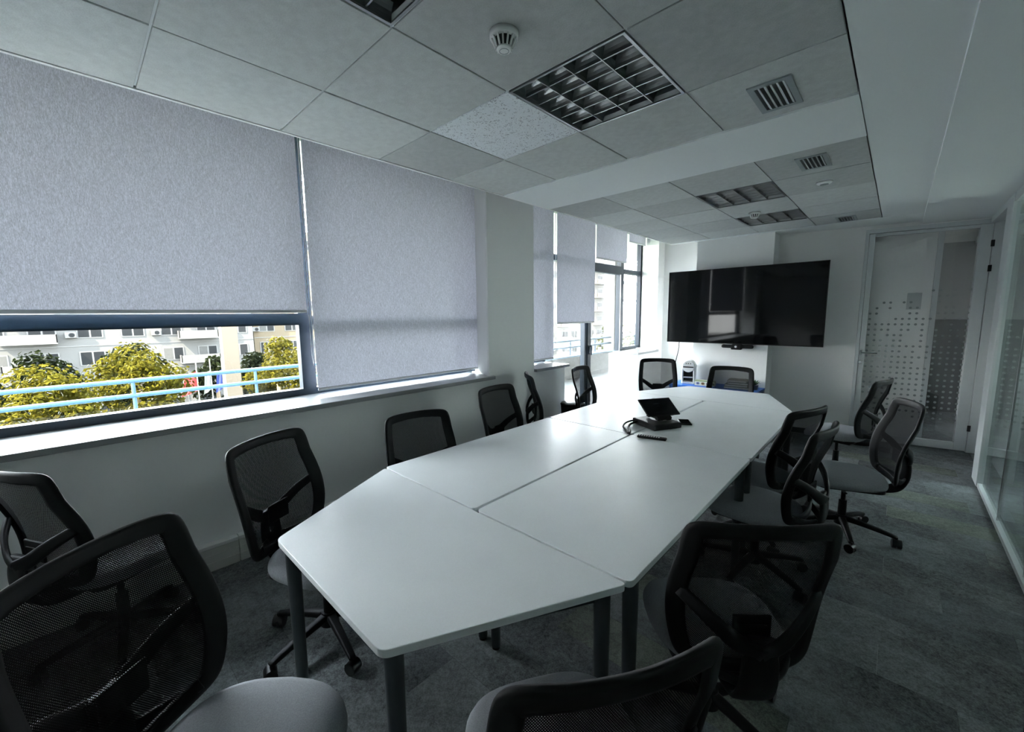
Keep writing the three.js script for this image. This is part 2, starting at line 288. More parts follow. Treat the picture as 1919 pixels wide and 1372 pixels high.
// ================================================================== glass partition and corridor on the right
{
  const w = struct('wall_right', 'frameless glass partition with white rails');
  const post = -5.65;
  part('top_rail', bb(RX, RX + 0.07, 2.57, RYC, post, ZB), M.whiteFrame, w);
  part('top_rail', bb(RX, RX + 0.07, 2.585, RYC, -6.95, post), M.whiteFrame, w);
  part('bottom_rail', bb(RX, RX + 0.04, 0, 0.035, post, ZB), M.whiteFrame, w);
  part('post', bb(RX - 0.008, RX + 0.07, 0, RYC, -5.95, post, 0.004), M.whiteFrame, w);
  let z = post; for (let k = 0; z > -6 && z < ZB - 0.02; k++) { const e = Math.min(z + 0.93, ZB); part('pane', bb(RX + 0.014, RX + 0.024, 0.035, 2.57, z + 0.0015, e - 0.0015), M.partitionGlass, w); part('joint', bb(RX + 0.0125, RX + 0.0255, 0.035, 2.57, e - 0.0035, e + 0.0035), M.steel, w); z = e; }
  part('recess_panel', bb(RX + 0.2, RX + 0.26, 0, RYC, -6.98, -5.95), M.whiteFrame, w);
  part('corridor_wall', [bb(2.2, 2.4, 0, 1.0, -10.2, ZB), bb(2.2, 2.4, 2.5, 3.25, -10.2, ZB), bb(2.2, 2.4, 1.0, 2.5, -10.2, -6.6), bb(2.2, 2.4, 1.0, 2.5, -5.7, ZB)], M.wall, w);
  for (const [n, z0, z1] of [['window_7', -5.7, -6.6]]) { // added window, out of view, lets fill light into the room
    const q = struct(n, 'added unseen corridor window for fill light beyond the glass partition');
    part('frame', [bb(2.26, 2.32, 1.0, 1.06, z1, z0), bb(2.26, 2.32, 2.44, 2.5, z1, z0), bb(2.26, 2.32, 1.06, 2.44, z1, z1 + 0.06), bb(2.26, 2.32, 1.06, 2.44, z0 - 0.06, z0)], M.whiteFrame, q);
    part('pane', bb(2.285, 2.291, 1.06, 2.44, z1 + 0.06, z0 - 0.06), M.glass, q);
  }
  part('corridor_ceiling', bb(RX + 0.08, 2.4, 2.6, 2.7, -9.2, ZB), M.plasterCeiling, w);
}
// ---- glazed door in the slanting wall, and what lies behind
{
  const d = struct('door_2', 'white framed glass door with frosted dots and lever handle'); d.position.copy(WO); d.rotation.y = WT;
  part('door_frame', [bb(0.893, 0.925, 0, 2.632, -0.1, 0.012), bb(1.966, 2.04, 0, 2.632, -0.1, 0.012), bb(0.925, 1.966, 2.585, 2.632, -0.1, 0.012)], M.whiteFrame, d);
  const leaf = part('leaf', [bb(0.929, 0.985, 0.012, 2.58, -0.05, 0.0, 0.003), bb(1.862, 1.962, 0.012, 2.58, -0.05, 0.0, 0.003), bb(0.985, 1.862, 2.545, 2.58, -0.05, 0.0, 0.003), bb(0.985, 1.862, 0.012, 0.1, -0.05, 0.0, 0.003)], M.whiteFrame, d);
  part('pane', bb(0.985, 1.862, 0.1, 2.545, -0.03, -0.022), M.glass, d);
  part('handle', [bb(0.935, 0.96, 1.10, 1.16, 0, 0.008, 0.003), cyl(0.009, 0.009, 0.05, 0.948, 1.13, 0.028, 12, Math.PI / 2), cyl(0.009, 0.009, 0.15, 1.02, 1.13, 0.052, 12, 0, Math.PI / 2)], M.chrome, d);
  part('lock', [cyl(0.02, 0.02, 0.008, 0.948, 1.005, 0.004, 20, Math.PI / 2), bb(0.943, 0.953, 0.985, 1.02, 0.006, 0.016, 0.003)], M.chrome, d);
  for (const y of [2.368, 2.1, 0.287]) part('hinge', bb(1.95, 1.978, y - 0.035, y + 0.035, 0.012, 0.024, 0.003), M.dark, d);
  // frosted dots: rows fade out in number upwards
  const r = rng(77), gs = [];
  for (let j = 0; j < 24; j++) for (let i = 0; i < 15; i++) {
    const y = 0.36 + j * 0.066, s = 1.005 + i * 0.0605 - (j % 2 ? 0.0 : 0.0);
    const keep = y < 0.55 ? 0.62 : y < 1.25 ? 0.93 : y < 1.55 ? 0.72 : 0.38;
    if (s > 1.855 || r() > keep) continue;
    const c = new THREE.CylinderGeometry(0.0135, 0.0135, 0.001, 12); c.rotateX(Math.PI / 2); c.translate(s, y, -0.0212); gs.push(c);
  }
  const dm = part('frosted_dots', gs, M.dot, d); dm.userData.kind = 'stuff';
  lit(leaf);
  const b = struct('wall_corridor', 'white wall end and dim corridor behind the glass door'); b.position.copy(WO); b.rotation.y = WT;
  part('wall_panel', bb(0.4, 1.575, 0.06, 2.75, -0.28, -0.18), M.wall, b);
  part('wall_panel', bb(0.4, 1.575, 0, 0.06, -0.28, -0.174), M.dark, b);
  part('wall_edge', bb(1.575, 1.625, 0, 2.75, -0.3, -0.165), M.whiteFrame, b);
  part('far_wall', bb(-0.2, 3.2, 1.5, 2.75, -2.7, -2.6), std({ color: lin(0.3, 0.31, 0.31), roughness: 0.8 }), b);
  part('far_cladding', bb(-0.2, 3.2, 0, 1.5, -2.7, -2.58), std({ color: lin(0.02, 0.022, 0.022), roughness: 0.6 }), b);
  part('corridor_ceiling', bb(-0.2, 3.2, 2.7, 2.78, -2.7, -0.1), M.plasterCeiling, b);
  part('door_plate', bb(1.36, 1.49, 1.66, 1.86, -0.18, -0.176), std({ color: lin(0.5, 0.52, 0.52), roughness: 0.5 }), b);
}

// ================================================================== ceiling fittings
function ceilingLight(x, z, label) {
  const t = thing('ceiling_light', label, 'ceiling light', [x, CY, z], 0, 'recessed louvre lights');
  const s = 0.294;
  part('housing', [bb(-s, s, 0.095, 0.1, -s, s), bb(-s, -s + 0.004, 0.002, 0.1, -s, s), bb(s - 0.004, s, 0.002, 0.1, -s, s), bb(-s, s, 0.002, 0.1, -s, -s + 0.004), bb(-s, s, 0.002, 0.1, s - 0.004, s)], M.louvre, t);
  part('trim', [bb(-s, -s + 0.012, -0.002, 0.004, -s, s), bb(s - 0.012, s, -0.002, 0.004, -s, s), bb(-s + 0.012, s - 0.012, -0.002, 0.004, -s, -s + 0.01), bb(-s + 0.012, s - 0.012, -0.002, 0.004, s - 0.01, s)], M.louvre, t);
  const vee = (len, top, bot, h, y0) => { const sh = new THREE.Shape(); sh.moveTo(-bot, 0); sh.quadraticCurveTo(-bot, h * 0.6, -top, h); sh.lineTo(top, h); sh.quadraticCurveTo(bot, h * 0.6, bot, 0); sh.lineTo(-bot, 0); const g = new THREE.ExtrudeGeometry(sh, { depth: len, bevelEnabled: false, curveSegments: 4 }); g.translate(0, y0, -len / 2); return g; };
  const pitch = 0.282 * 2 / 4;
  for (let i = 0; i < 4; i++) part('lamp_tube', cyl(0.013, 0.013, 0.54, -0.282 + pitch * (i + 0.5), 0.072, 0, 12, Math.PI / 2), M.tubeGlass, t);
  for (let i = 0; i <= 4; i++) part('reflector', vee(0.572, i % 4 ? 0.032 : 0.02, 0.0016, 0.055, 0.003).translate(-0.282 + pitch * i, 0, 0), M.louvre, t);
  const cross = vee(0.56, 0.026, 0.003, 0.05, 0.006); cross.rotateY(Math.PI / 2);
  for (let k = 1; k <= 5; k++) { const m = part('cross_blade', cross, M.louvre, t); m.position.z = -0.285 + k * 0.095; }
}
const lightNames = ['square louvre light above and behind the camera', 'square louvre light cut by the top edge of the photo', 'large square louvre light beside the speckled tile', 'louvre light in the far bay nearest the plaster beam', 'louvre light in the far bay nearest the screen'];
lightCells.forEach(([x, z], i) => ceilingLight(x, z, lightNames[i] ?? 'square louvre ceiling light'));
function vent(x, z, label) {
  const t = thing('air_vent', label, 'vent', [x, CY, z], 0, 'supply air vents');
  const a = 0.088, b = 0.16, i0 = 0.062, i1 = 0.132;
  part('frame', [bb(-a, -i0, -0.006, 0.002, -b, b), bb(i0, a, -0.006, 0.002, -b, b), bb(-i0, i0, -0.006, 0.002, -b, -i1), bb(-i0, i0, -0.006, 0.002, i1, b)], M.ventGrey, t);
  part('duct', [bb(-i0 - 0.003, -i0, 0.002, 0.09, -i1, i1), bb(i0, i0 + 0.003, 0.002, 0.09, -i1, i1), bb(-i0, i0, 0.002, 0.09, -i1 - 0.003, -i1), bb(-i0, i0, 0.002, 0.09, i1, i1 + 0.003), bb(-i0, i0, 0.09, 0.093, -i1, i1)], M.duct, t);
  for (let k = 0; k < 5; k++) { const g = new THREE.BoxGeometry(0.0115, 0.0025, i1 * 2); g.rotateZ(-0.55); const m = part('slat', g, M.ventGrey, t); m.position.set(-0.044 + k * 0.0245, -0.0035, 0); }
}
for (const [x, z, label] of VENTS) vent(x, z, label);
function detector(x, z, label) {
  const t = thing('smoke_detector', label, 'smoke detector', [x, CY, z], 0, 'smoke detectors');
  const prof = [[0, -0.062], [0.022, -0.062], [0.027, -0.058]].map(([a, b]) => new THREE.Vector2(a, b));
  part('base', new THREE.LatheGeometry([[0.0, -0.022], [0.05, -0.022], [0.053, -0.018], [0.054, 0.0], [0, 0]].map(([a, b]) => new THREE.Vector2(a, b)), 36), M.whitePlastic, t);
  part('cap', new THREE.LatheGeometry([...prof, new THREE.Vector2(0.03, -0.052), new THREE.Vector2(0.0, -0.05)], 32), M.whitePlastic, t);
  part('sensor_core', cyl(0.03, 0.036, 0.03, 0, -0.037, 0, 24), M.dark, t);
  for (let k = 0; k < 14; k++) { const g = new THREE.BoxGeometry(0.006, 0.036, 0.006); g.rotateZ(-0.42); g.translate(0.038, -0.038, 0); g.rotateY(k / 14 * Math.PI * 2); part('rib', g, M.whitePlastic, t); }
  part('ring', new THREE.TorusGeometry(0.017, 0.0012, 6, 24).rotateX(Math.PI / 2).translate(0, -0.0622, 0), M.ventGrey, t);
}
detector(-1.143, -1.19, 'white round smoke detector between the two nearest louvre lights');
detector(-1.18, -4.97, 'white smoke detector between the two far louvre lights');
{
  const t = thing('ceiling_speaker', 'flat white round ceiling disc beside the far louvre light', 'ceiling disc', [-0.519, CY, -4.237]);
  part('disc', new THREE.LatheGeometry([[0, -0.02], [0.035, -0.02], [0.05, -0.012], [0.056, 0], [0, 0]].map(([a, b]) => new THREE.Vector2(a, b)), 32), M.whitePlastic, t);
  part('grille', cyl(0.03, 0.03, 0.002, 0, -0.0205, 0, 24), M.ventGrey, t);
}

// ================================================================== tables
const TY = 0.74, TT = 0.026;
function table(name, label, pts, legs, group) {
  const cx = pts.reduce((a, p) => a + p[0], 0) / pts.length, cz = pts.reduce((a, p) => a + p[1], 0) / pts.length;
  const t = thing(name, label, 'table', [cx, 0, cz], 0, group), L = pts.map(([x, z]) => [x - cx, z - cz]);
  part('tabletop', slab(L, TY - TT, TY, 0.028, 0.0025), M.table, t);
  const inset = L.map(([x, z]) => { const k = 1 - 0.085 / Math.hypot(x, z); return [x * k, z * k]; });
  for (let i = 0; i < inset.length; i++) {
    const [a, b] = [inset[i], inset[(i + 1) % inset.length]], len = Math.hypot(b[0] - a[0], b[1] - a[1]), g = new THREE.BoxGeometry(len, 0.045, 0.022);
    g.rotateY(-Math.atan2(b[1] - a[1], b[0] - a[0])); g.translate((a[0] + b[0]) / 2, TY - TT - 0.024, (a[1] + b[1]) / 2); part('apron', g, M.tableLeg, t);
  }
  const ax = legs ?? inset;
  for (const [x, z] of ax) { const q = legs ? [x - cx, z - cz] : [x, z]; const leg = part('leg', new THREE.LatheGeometry([[0, 0.012], [0.021, 0.012], [0.023, 0.014], [0.029, TY - TT - 0.001], [0, TY - TT - 0.001]].map(([a, b]) => new THREE.Vector2(a, b)), 24), M.tableLeg, t); leg.position.set(q[0], 0, q[1]); part('foot', cyl(0.02, 0.018, 0.012, 0, 0.006, 0, 16), M.gloss, leg); }
  return t;
}
const g1 = 'white tables pushed together';
const xl = -2.203, zs0 = -1.206;
table('trapezoid_table', 'white trapezoid table at the near end, its short edge towards the camera', [[-2.19, zs0 + 0.009], [-1.806, -0.484], [-0.96, -0.483], [-0.598, zs0 + 0.009]], [[-1.79, -0.535], [-0.985, -0.535], [-0.67, -1.15], [-2.11, -1.15]], g1);
table('rectangular_table', 'white rectangular table on the window side, near half', [[xl, zs0 - 1.6], [xl, zs0], [-1.395, zs0], [-1.418, zs0 - 1.6]], null, g1);
table('rectangular_table', 'white rectangular table on the glass partition side, near half, where the remote lies', [[-1.405, zs0 - 1.6], [-1.378, zs0 - 0.002], [-0.594, zs0 - 0.002], [-0.606, zs0 - 1.6]], null, g1);
table('rectangular_table', 'white rectangular table on the window side, far half', [[xl, zs0 - 3.204], [xl, zs0 - 1.608], [-1.418, zs0 - 1.608], [-1.424, zs0 - 3.204]], null, g1);
table('rectangular_table', 'white rectangular table on the glass partition side, far half', [[-1.402, zs0 - 3.2], [-1.402, zs0 - 1.604], [-0.605, zs0 - 1.604], [-0.62, zs0 - 3.2]], null, g1);
table('trapezoid_table', 'white trapezoid table at the far end below the screen', [[-2.21, -4.415], [-0.64, -4.415], [-0.995, -5.235], [-1.855, -5.2]], null, g1);

// ================================================================== things on the tables
{
  const t = thing('conference_console', 'black touch tablet on a wedge stand with a white ring', 'tablet', [-1.37, TY + 0.048, -3.20], rad(58));
  const scr = document.createElement('canvas'); scr.width = 512; scr.height = 320; const x = scr.getContext('2d');
  x.fillStyle = '#05070a'; x.fillRect(0, 0, 512, 320); x.fillStyle = '#3a4048'; x.fillRect(190, 96, 92, 9); x.fillStyle = '#23282e'; x.fillRect(238, 140, 24, 8); x.fillRect(292, 132, 20, 7); x.fillStyle = '#2b3036'; x.fillRect(150, 262, 44, 8);
  const st = new THREE.CanvasTexture(scr); st.colorSpace = THREE.SRGBColorSpace;
  const tilt = rad(-48), bodyG = new RoundedBoxGeometry(0.295, 0.012, 0.19, 3, 0.005);
  const place = (g) => { g.rotateX(rad(34)); g.translate(0, 0.1, -0.005); return g; };
  part('tablet_body', place(bodyG), M.gloss, t);
  const sg = new THREE.PlaneGeometry(0.28, 0.175); sg.rotateX(-Math.PI / 2); sg.translate(0, 0.0064, 0); part('screen', place(sg), std({ map: st, roughness: 0.12, color: lin(1, 1, 1) }), t);
  const sh = new THREE.Shape(); sh.moveTo(0.075, 0.012); sh.lineTo(-0.08, 0.012); sh.lineTo(-0.07, 0.125); sh.lineTo(0.085, 0.028); sh.lineTo(0.075, 0.012);
  const wg = new THREE.ExtrudeGeometry(sh, { depth: 0.11, bevelEnabled: true, bevelThickness: 0.008, bevelSize: 0.004, bevelSegments: 2 }); wg.translate(0, 0, -0.055); wg.rotateY(-Math.PI / 2); part('wedge_stand', wg, M.gloss, t);
  part('white_ring', new THREE.TorusGeometry(0.068, 0.008, 10, 40, Math.PI * 2).rotateX(Math.PI / 2).translate(0, 0.012, 0.005), M.whitePlastic, t);
  part('camera_dot', bb(-0.012, 0.012, 0.154, 0.160, -0.086, -0.081, 0.002), M.whitePlastic, t);

  const b = thing('dock_box', 'flat black box under the touch tablet', 'dock', [-1.375, TY, -3.17], rad(-27));
  part('case', bb(-0.14, 0.14, 0.002, 0.046, -0.13, 0.13, 0.006), M.plastic, b);
  part('top_plate', bb(-0.132, 0.132, 0.046, 0.048, -0.122, 0.122, 0.001), M.gloss, b);
  part('port', bb(-0.05, 0.03, 0.014, 0.028, 0.129, 0.131), M.dark, b);
  part('cable', tube([[-0.07, 0.03, 0.137], [-0.065, 0.018, 0.2], [0.0, 0.011, 0.27], [0.075, 0.0092, 0.31], [0.125, 0.0088, 0.35]], 0.0085, 30, 8), M.plastic, b);
  part('cable', tube([[-0.115, 0.03, 0.137], [-0.12, 0.018, 0.2], [-0.04, 0.0105, 0.29], [0.05, 0.0085, 0.325], [0.12, 0.008, 0.36]], 0.0075, 30, 8), M.plastic, b);

  const p = thing('mobile_phone', 'flat black handset lying behind the dock box', 'phone', [-1.235, TY, -3.40], rad(30));
  part('body', bb(-0.045, 0.045, 0.001, 0.012, -0.08, 0.08, 0.005), M.gloss, p); part('screen', bb(-0.04, 0.04, 0.012, 0.0126, -0.074, 0.074), M.screen, p);

  const q = thing('remote_control', 'slim black remote control in front of the dock box', 'remote', [-1.245, TY, -2.80], rad(102));
  part('body', bb(-0.022, 0.022, 0.001, 0.019, -0.102, 0.102, 0.007), M.plastic, q);
  for (let k = 0; k < 9; k++) for (let i = -1; i <= 1; i++) part('button', cyl(0.0045, 0.004, 0.003, i * 0.0125, 0.0198, -0.085 + k * 0.017, 10), k % 4 === 0 && i === 1 ? M.ventGrey : M.rail, q);
}

// ================================================================== chairs
const backPos = (x, v) => { // point on the backrest sheet: v 0 bottom .. 1 top
  const y = 0.47 + 0.54 * v, prof = -0.235 - 0.10 * v + 0.028 * Math.sin(Math.PI * Math.min(1, v / 0.75));
  return new THREE.Vector3(x, y, prof - 0.02 + 0.85 * x * x);
};
const outline = (() => { // closed outline in (x, v)
  const right = [[0, 1.005], [0.12, 1.0], [0.205, 0.988], [0.229, 0.972], [0.237, 0.935], [0.245, 0.8], [0.254, 0.6], [0.256, 0.42], [0.249, 0.24], [0.23, 0.08], [0.218, 0.035], [0.195, 0.008], [0.1, -0.02], [0, -0.022]];
  const all = [...right, ...right.slice(1, -1).reverse().map(([x, v]) => [-x, v])];
  const c = new THREE.CatmullRomCurve3(all.map(([x, v]) => new THREE.Vector3(x, v, 0)), true, 'centripetal');
  return c.getPoints(96).slice(0, 96).map((p) => [p.x, p.y]);
})();
function sweep(pts, normals, a, b, closed, aEnd) { // elliptical band: half-width a across, half-thickness b along the normal
  const n = pts.length, S = 10, pos = [], idx = [], uv = [];
  for (let i = 0; i < n; i++) {
    const t = (closed ? pts[(i + 1) % n] : pts[Math.min(i + 1, n - 1)]).clone().sub(closed ? pts[(i + n - 1) % n] : pts[Math.max(i - 1, 0)]).normalize();
    const nn = normals[i].clone().addScaledVector(t, -normals[i].dot(t)).normalize(), s = new THREE.Vector3().crossVectors(t, nn);
    const aa = typeof a === 'function' ? a(i / (n - 1)) : a, bb_ = typeof b === 'function' ? b(i / (n - 1)) : b;
    for (let k = 0; k < S; k++) { const q = k / S * Math.PI * 2, c = Math.cos(q), si = Math.sin(q), e = (v) => Math.sign(v) * Math.pow(Math.abs(v), 0.65); const p = pts[i].clone().addScaledVector(s, aa * e(c)).addScaledVector(nn, bb_ * e(si)); pos.push(p.x, p.y, p.z); uv.push(i / n, k / S); }
  }
  const m = closed ? n : n - 1;
  for (let i = 0; i < m; i++) for (let k = 0; k < S; k++) { const a0 = i * S + k, a1 = i * S + (k + 1) % S, b0 = ((i + 1) % n) * S + k, b1 = ((i + 1) % n) * S + (k + 1) % S; idx.push(a0, a1, b0, a1, b1, b0); }
  if (!closed) { for (let k = 1; k < S - 1; k++) { idx.push(0, k + 1, k); const o = (n - 1) * S; idx.push(o, o + k, o + k + 1); } }
  const g = new THREE.BufferGeometry(); g.setAttribute('position', new THREE.Float32BufferAttribute(pos, 3)); g.setAttribute('uv', new THREE.Float32BufferAttribute(uv, 2)); g.setIndex(idx); g.computeVertexNormals(); return g;
}
function makeChair() {
  const o = new THREE.Group();
  // --- seat cushion
  const N = 40, R = 12, pos = [], idx = [], uv = [];
  const rim = (q) => { const c = Math.cos(q), s = Math.sin(q), e = 2 / 3.1, x = 0.245 * Math.sign(c) * Math.pow(Math.abs(c), e), z = 0.24 * Math.sign(s) * Math.pow(Math.abs(s), e); return [x * (1 - 0.10 * (z < 0 ? -z / 0.24 : 0)), z + 0.015]; };
  const rings = [[0, 0.486, 0], [0.35, 0.486, 0], [0.65, 0.487, 0.006], [0.85, 0.482, 0.014], [0.95, 0.470, 0.02], [0.99, 0.452, 0.026], [1.0, 0.435, 0.03], [0.985, 0.418, 0.03], [0.94, 0.41, 0.03]];
  for (const [k, y, dr] of rings) for (let i = 0; i < N; i++) { const [x, z] = rim(i / N * Math.PI * 2), fz = Math.max(0, z / 0.255); pos.push(x * k, y - dr * Math.pow(fz, 3) * k, z * k); uv.push(x * k, z * k); }
  for (let j = 0; j + 1 < rings.length; j++) for (let i = 0; i < N; i++) { const a = j * N + i, b = j * N + (i + 1) % N, c = a + N, d = b + N; idx.push(a, b, c, b, d, c); }
  const sg = new THREE.BufferGeometry(); sg.setAttribute('position', new THREE.Float32BufferAttribute(pos, 3)); sg.setAttribute('uv', new THREE.Float32BufferAttribute(uv, 2)); sg.setIndex(idx); sg.computeVertexNormals();
  part('seat', sg, M.seat, o);
  part('seat_shell', [slab([[-0.2, -0.19], [-0.215, 0.2], [0.215, 0.2], [0.2, -0.19]], 0.395, 0.415, 0.06, 0.006), bb(-0.07, 0.07, 0.345, 0.4, -0.13, 0.1, 0.015), bb(0.06, 0.2, 0.368, 0.38, 0.03, 0.05, 0.005)], M.plastic, o);
  // --- backrest
  const pts = outline.map(([x, v]) => backPos(x * 0.885, v * 0.945 + 0.03));
  const nrm = outline.map(([x]) => new THREE.Vector3(-2.1 * x, 0.1, 1).normalize());
  part('backrest_frame', sweep(pts, nrm, (t) => 0.025 + 0.008 * Math.abs(Math.sin(2 * Math.PI * t)), 0.011, true), M.plastic, o);
  const mp = [], mi = [], mu = [], K = 7, n = outline.length;
  for (let k = 0; k <= K; k++) for (let i = 0; i < n; i++) { const f = k / K, x = outline[i][0] * 0.885 * f, v = 0.5 + (outline[i][1] * 0.945 + 0.03 - 0.5) * f, p = backPos(x, v); mp.push(p.x, p.y, p.z + 0.004); mu.push(p.x / 0.0052, p.y / 0.0075); }
  for (let k = 0; k < K; k++) for (let i = 0; i < n; i++) { const a = k * n + i, b = k * n + (i + 1) % n; mi.push(a, b, a + n, b, b + n, a + n); }
  const mg = new THREE.BufferGeometry(); mg.setAttribute('position', new THREE.Float32BufferAttribute(mp, 3)); mg.setAttribute('uv', new THREE.Float32BufferAttribute(mu, 2)); mg.setIndex(mi); mg.computeVertexNormals();
  part('mesh_fabric', mg, M.mesh, o);
  // --- Y shaped rear support
  const arm = (s) => { const c = new THREE.CatmullRomCurve3([[0.222, 0.50, -0.006], [0.15, 0.40, -0.05], [0.07, 0.285, -0.078], [0.0, 0.22, -0.088]].map(([x, v, dz]) => { const p = backPos(s * x, v); p.z += dz; return p; })); const q = c.getPoints(16); return sweep(q, q.map(() => new THREE.Vector3(0, 0.25, 1).normalize()), (t) => 0.022 + 0.012 * t, 0.011, false); };
  const low = (s) => { const c = new THREE.CatmullRomCurve3([[s * 0.16, 0.50, -0.222], [s * 0.11, 0.475, -0.275], [s * 0.045, 0.47, -0.315]].map((p) => new THREE.Vector3(...p))); const q = c.getPoints(10); return sweep(q, q.map(() => new THREE.Vector3(0, 0.3, 1).normalize()), 0.02, 0.009, false); };
  const post = new THREE.CatmullRomCurve3([[0, 0.635, -0.325], [0, 0.56, -0.338], [0, 0.47, -0.33], [0, 0.40, -0.29], [0, 0.375, -0.2], [0, 0.375, -0.08]].map((p) => new THREE.Vector3(...p))).getPoints(24);
  const sup = part('back_support', [arm(1), arm(-1), low(1), low(-1), sweep(post, post.map((p, i) => new THREE.Vector3(0, i < 12 ? 0.2 : 1, 1).normalize()), (t) => 0.05 + 0.014 * Math.sin(t * 3), 0.014, false)], M.plastic, o);
  { const p = backPos(0, 0.3); part('lumbar_pad', [bb(-0.062, 0.062, p.y - 0.05, p.y + 0.045, p.z - 0.024, p.z - 0.013, 0.005), bb(-0.045, 0.045, p.y + 0.01, p.y + 0.016, p.z - 0.028, p.z - 0.022, 0.002), bb(-0.045, 0.045, p.y - 0.02, p.y - 0.014, p.z - 0.028, p.z - 0.022, 0.002)], M.plastic, sup); }
  // --- column and star base
  part('gas_lift', [cyl(0.027, 0.025, 0.17, 0, 0.17, 0, 20), cyl(0.0145, 0.0145, 0.2, 0, 0.27, 0, 16)], M.plastic, o);
  const base = part('star_base', [cyl(0.045, 0.037, 0.07, 0, 0.105, 0, 24)], M.plastic, o);
  const legC = new THREE.CatmullRomCurve3([[0, 0.115, 0.02], [0, 0.105, 0.12], [0, 0.085, 0.25], [0, 0.072, 0.31]].map((p) => new THREE.Vector3(...p))).getPoints(12);
  const legG = sweep(legC, legC.map(() => new THREE.Vector3(0, 1, 0)), (t) => 0.024 - 0.008 * t, (t) => 0.02 - 0.009 * t, false);
  const wheel = merge([cyl(0.0275, 0.0275, 0.02, -0.016, 0.0278, 0, 20, 0, Math.PI / 2), cyl(0.0275, 0.0275, 0.02, 0.016, 0.0278, 0, 20, 0, Math.PI / 2), cyl(0.006, 0.006, 0.03, 0, 0.062, 0.004, 10), (() => { const g = new THREE.CylinderGeometry(0.03, 0.03, 0.05, 18, 1, false, 0, Math.PI); g.rotateZ(Math.PI / 2); g.rotateX(-0.4); g.translate(0, 0.031, 0); return g; })()]);
  for (let k = 0; k < 5; k++) {
    const a = k / 5 * Math.PI * 2, l = part('leg', legG, M.plastic, base); l.rotation.y = a;
    const c = part('caster', wheel, M.gloss, base); c.position.set(Math.sin(a) * 0.31, 0, Math.cos(a) * 0.31); c.rotation.y = a + 0.9 * k;
  }
  return o;
}
const proto = makeChair();
function chair(x, z, deg, label, { dy = 0, spin = 0 } = {}) {
  const c = proto.clone(); c.name = numbered('office_chair'); c.position.set(x, 0, z); c.rotation.y = rad(deg);
  for (const k of c.children) { if (k.name === 'star_base') k.rotation.y = rad(spin); else if (k.name !== 'gas_lift') k.position.y += dy; }
  tag(c, label, 'chair', 'black mesh office chairs around the table'); scene.add(c); return c;
}
chair(-2.80, -0.03, -152, 'mesh chair in the corner by the window wall, cut by the left edge', { spin: 20, dy: 0.02 });
chair(-1.17, -0.165, 128, 'nearest mesh chair at bottom left, its large back hiding the floor', { spin: 10, dy: 0.06 });
chair(-2.04, -0.76, 117, 'mesh chair pulled up to the slanting near left table edge', { dy: 0.02, spin: 40 });
chair(-2.12, -1.53, 78, 'mesh chair behind the seam of the near tables, window side', { dy: -0.05, spin: 30 });
chair(-2.25, -2.53, 94, 'mesh chair on the window side in front of the white column', { spin: 19 });
chair(-2.66, -3.55, 138, 'mesh chair seen edge-on by the column, beside the short sill');
chair(-2.44, -4.16, 98, 'mesh chair in front of the terrace glazing, half hiding the door frame');
chair(-2.25, -5.25, 30, 'mesh chair at the far left corner of the table, facing the camera');
chair(-1.39, -5.04, 5, 'mesh chair at the far short edge, below the video bar', { dy: -0.02 });
chair(-0.36, -5.15, -104, 'mesh chair furthest right, near the glass door');
chair(-0.20, -3.80, -72, 'mesh chair pulled back from the table with its pale seat in full view', { spin: 15 });
chair(-0.68, -3.36, -109, 'mesh chair pushed in at the right edge beyond the table seam');
chair(-0.56, -2.83, -97, 'mesh chair seen edge-on at the right edge of the table', { spin: 14 });
chair(-0.45, -1.62, -140, 'mesh chair at the near right table edge seen from behind');
chair(-0.59, -0.79, -122, 'nearest mesh chair at bottom right, only its curved top rail and seat in view', { dy: 0.005 });

// ================================================================== screen end of the room
{
  const t = thing('television', 'very large black wall screen', 'television', [-1.615, 1.735, -6.33]);
  const w = 0.967, h = 0.523;
  part('back_shell', bb(-w + 0.02, w - 0.02, -h + 0.02, h - 0.02, 0.03, 0.07, 0.01), M.plastic, t);
  part('bezel', [bb(-w, w, h - 0.008, h, 0.06, 0.092), bb(-w, w, -h, -h + 0.012, 0.06, 0.092), bb(-w, -w + 0.008, -h, h, 0.06, 0.092), bb(w - 0.008, w, -h, h, 0.06, 0.092)], M.plastic, t);
  part('screen', bb(-w + 0.008, w - 0.008, -h + 0.012, h - 0.008, 0.07, 0.09), M.screen, t);
  part('wall_bracket', bb(-0.3, 0.3, -0.2, 0.2, 0, 0.032), M.plastic, t);
  const b = thing('video_bar', 'black camera bar hanging under the large screen', 'video bar', [-1.6, 1.18, -6.25]);
  part('body', bb(-0.2, 0.2, -0.024, 0.024, -0.03, 0.03, 0.022), M.plastic, b);
  part('camera_block', bb(-0.07, 0.06, -0.042, 0.03, -0.03, 0.045, 0.01), M.plastic, b);
  part('lens', [cyl(0.027, 0.024, 0.02, -0.005, 0.0, 0.05, 24, Math.PI / 2)], M.gloss, b); part('lens_glass', cyl(0.014, 0.014, 0.004, -0.005, 0, 0.061, 20, Math.PI / 2), M.steel, b);
  const c = thing('power_cable', 'thin black cable hanging from the screen towards the cabinet', 'cable', [-2.4, 0.7, -6.34]);
  part('cable_run', tube([[-0.02, 0.55, 0.03], [-0.03, 0.4, 0.02], [-0.075, 0.15, 0.03], [-0.1, -0.1, 0.02], [-0.1, -0.5, 0.02]], 0.006, 24, 6), M.plastic, c);
}
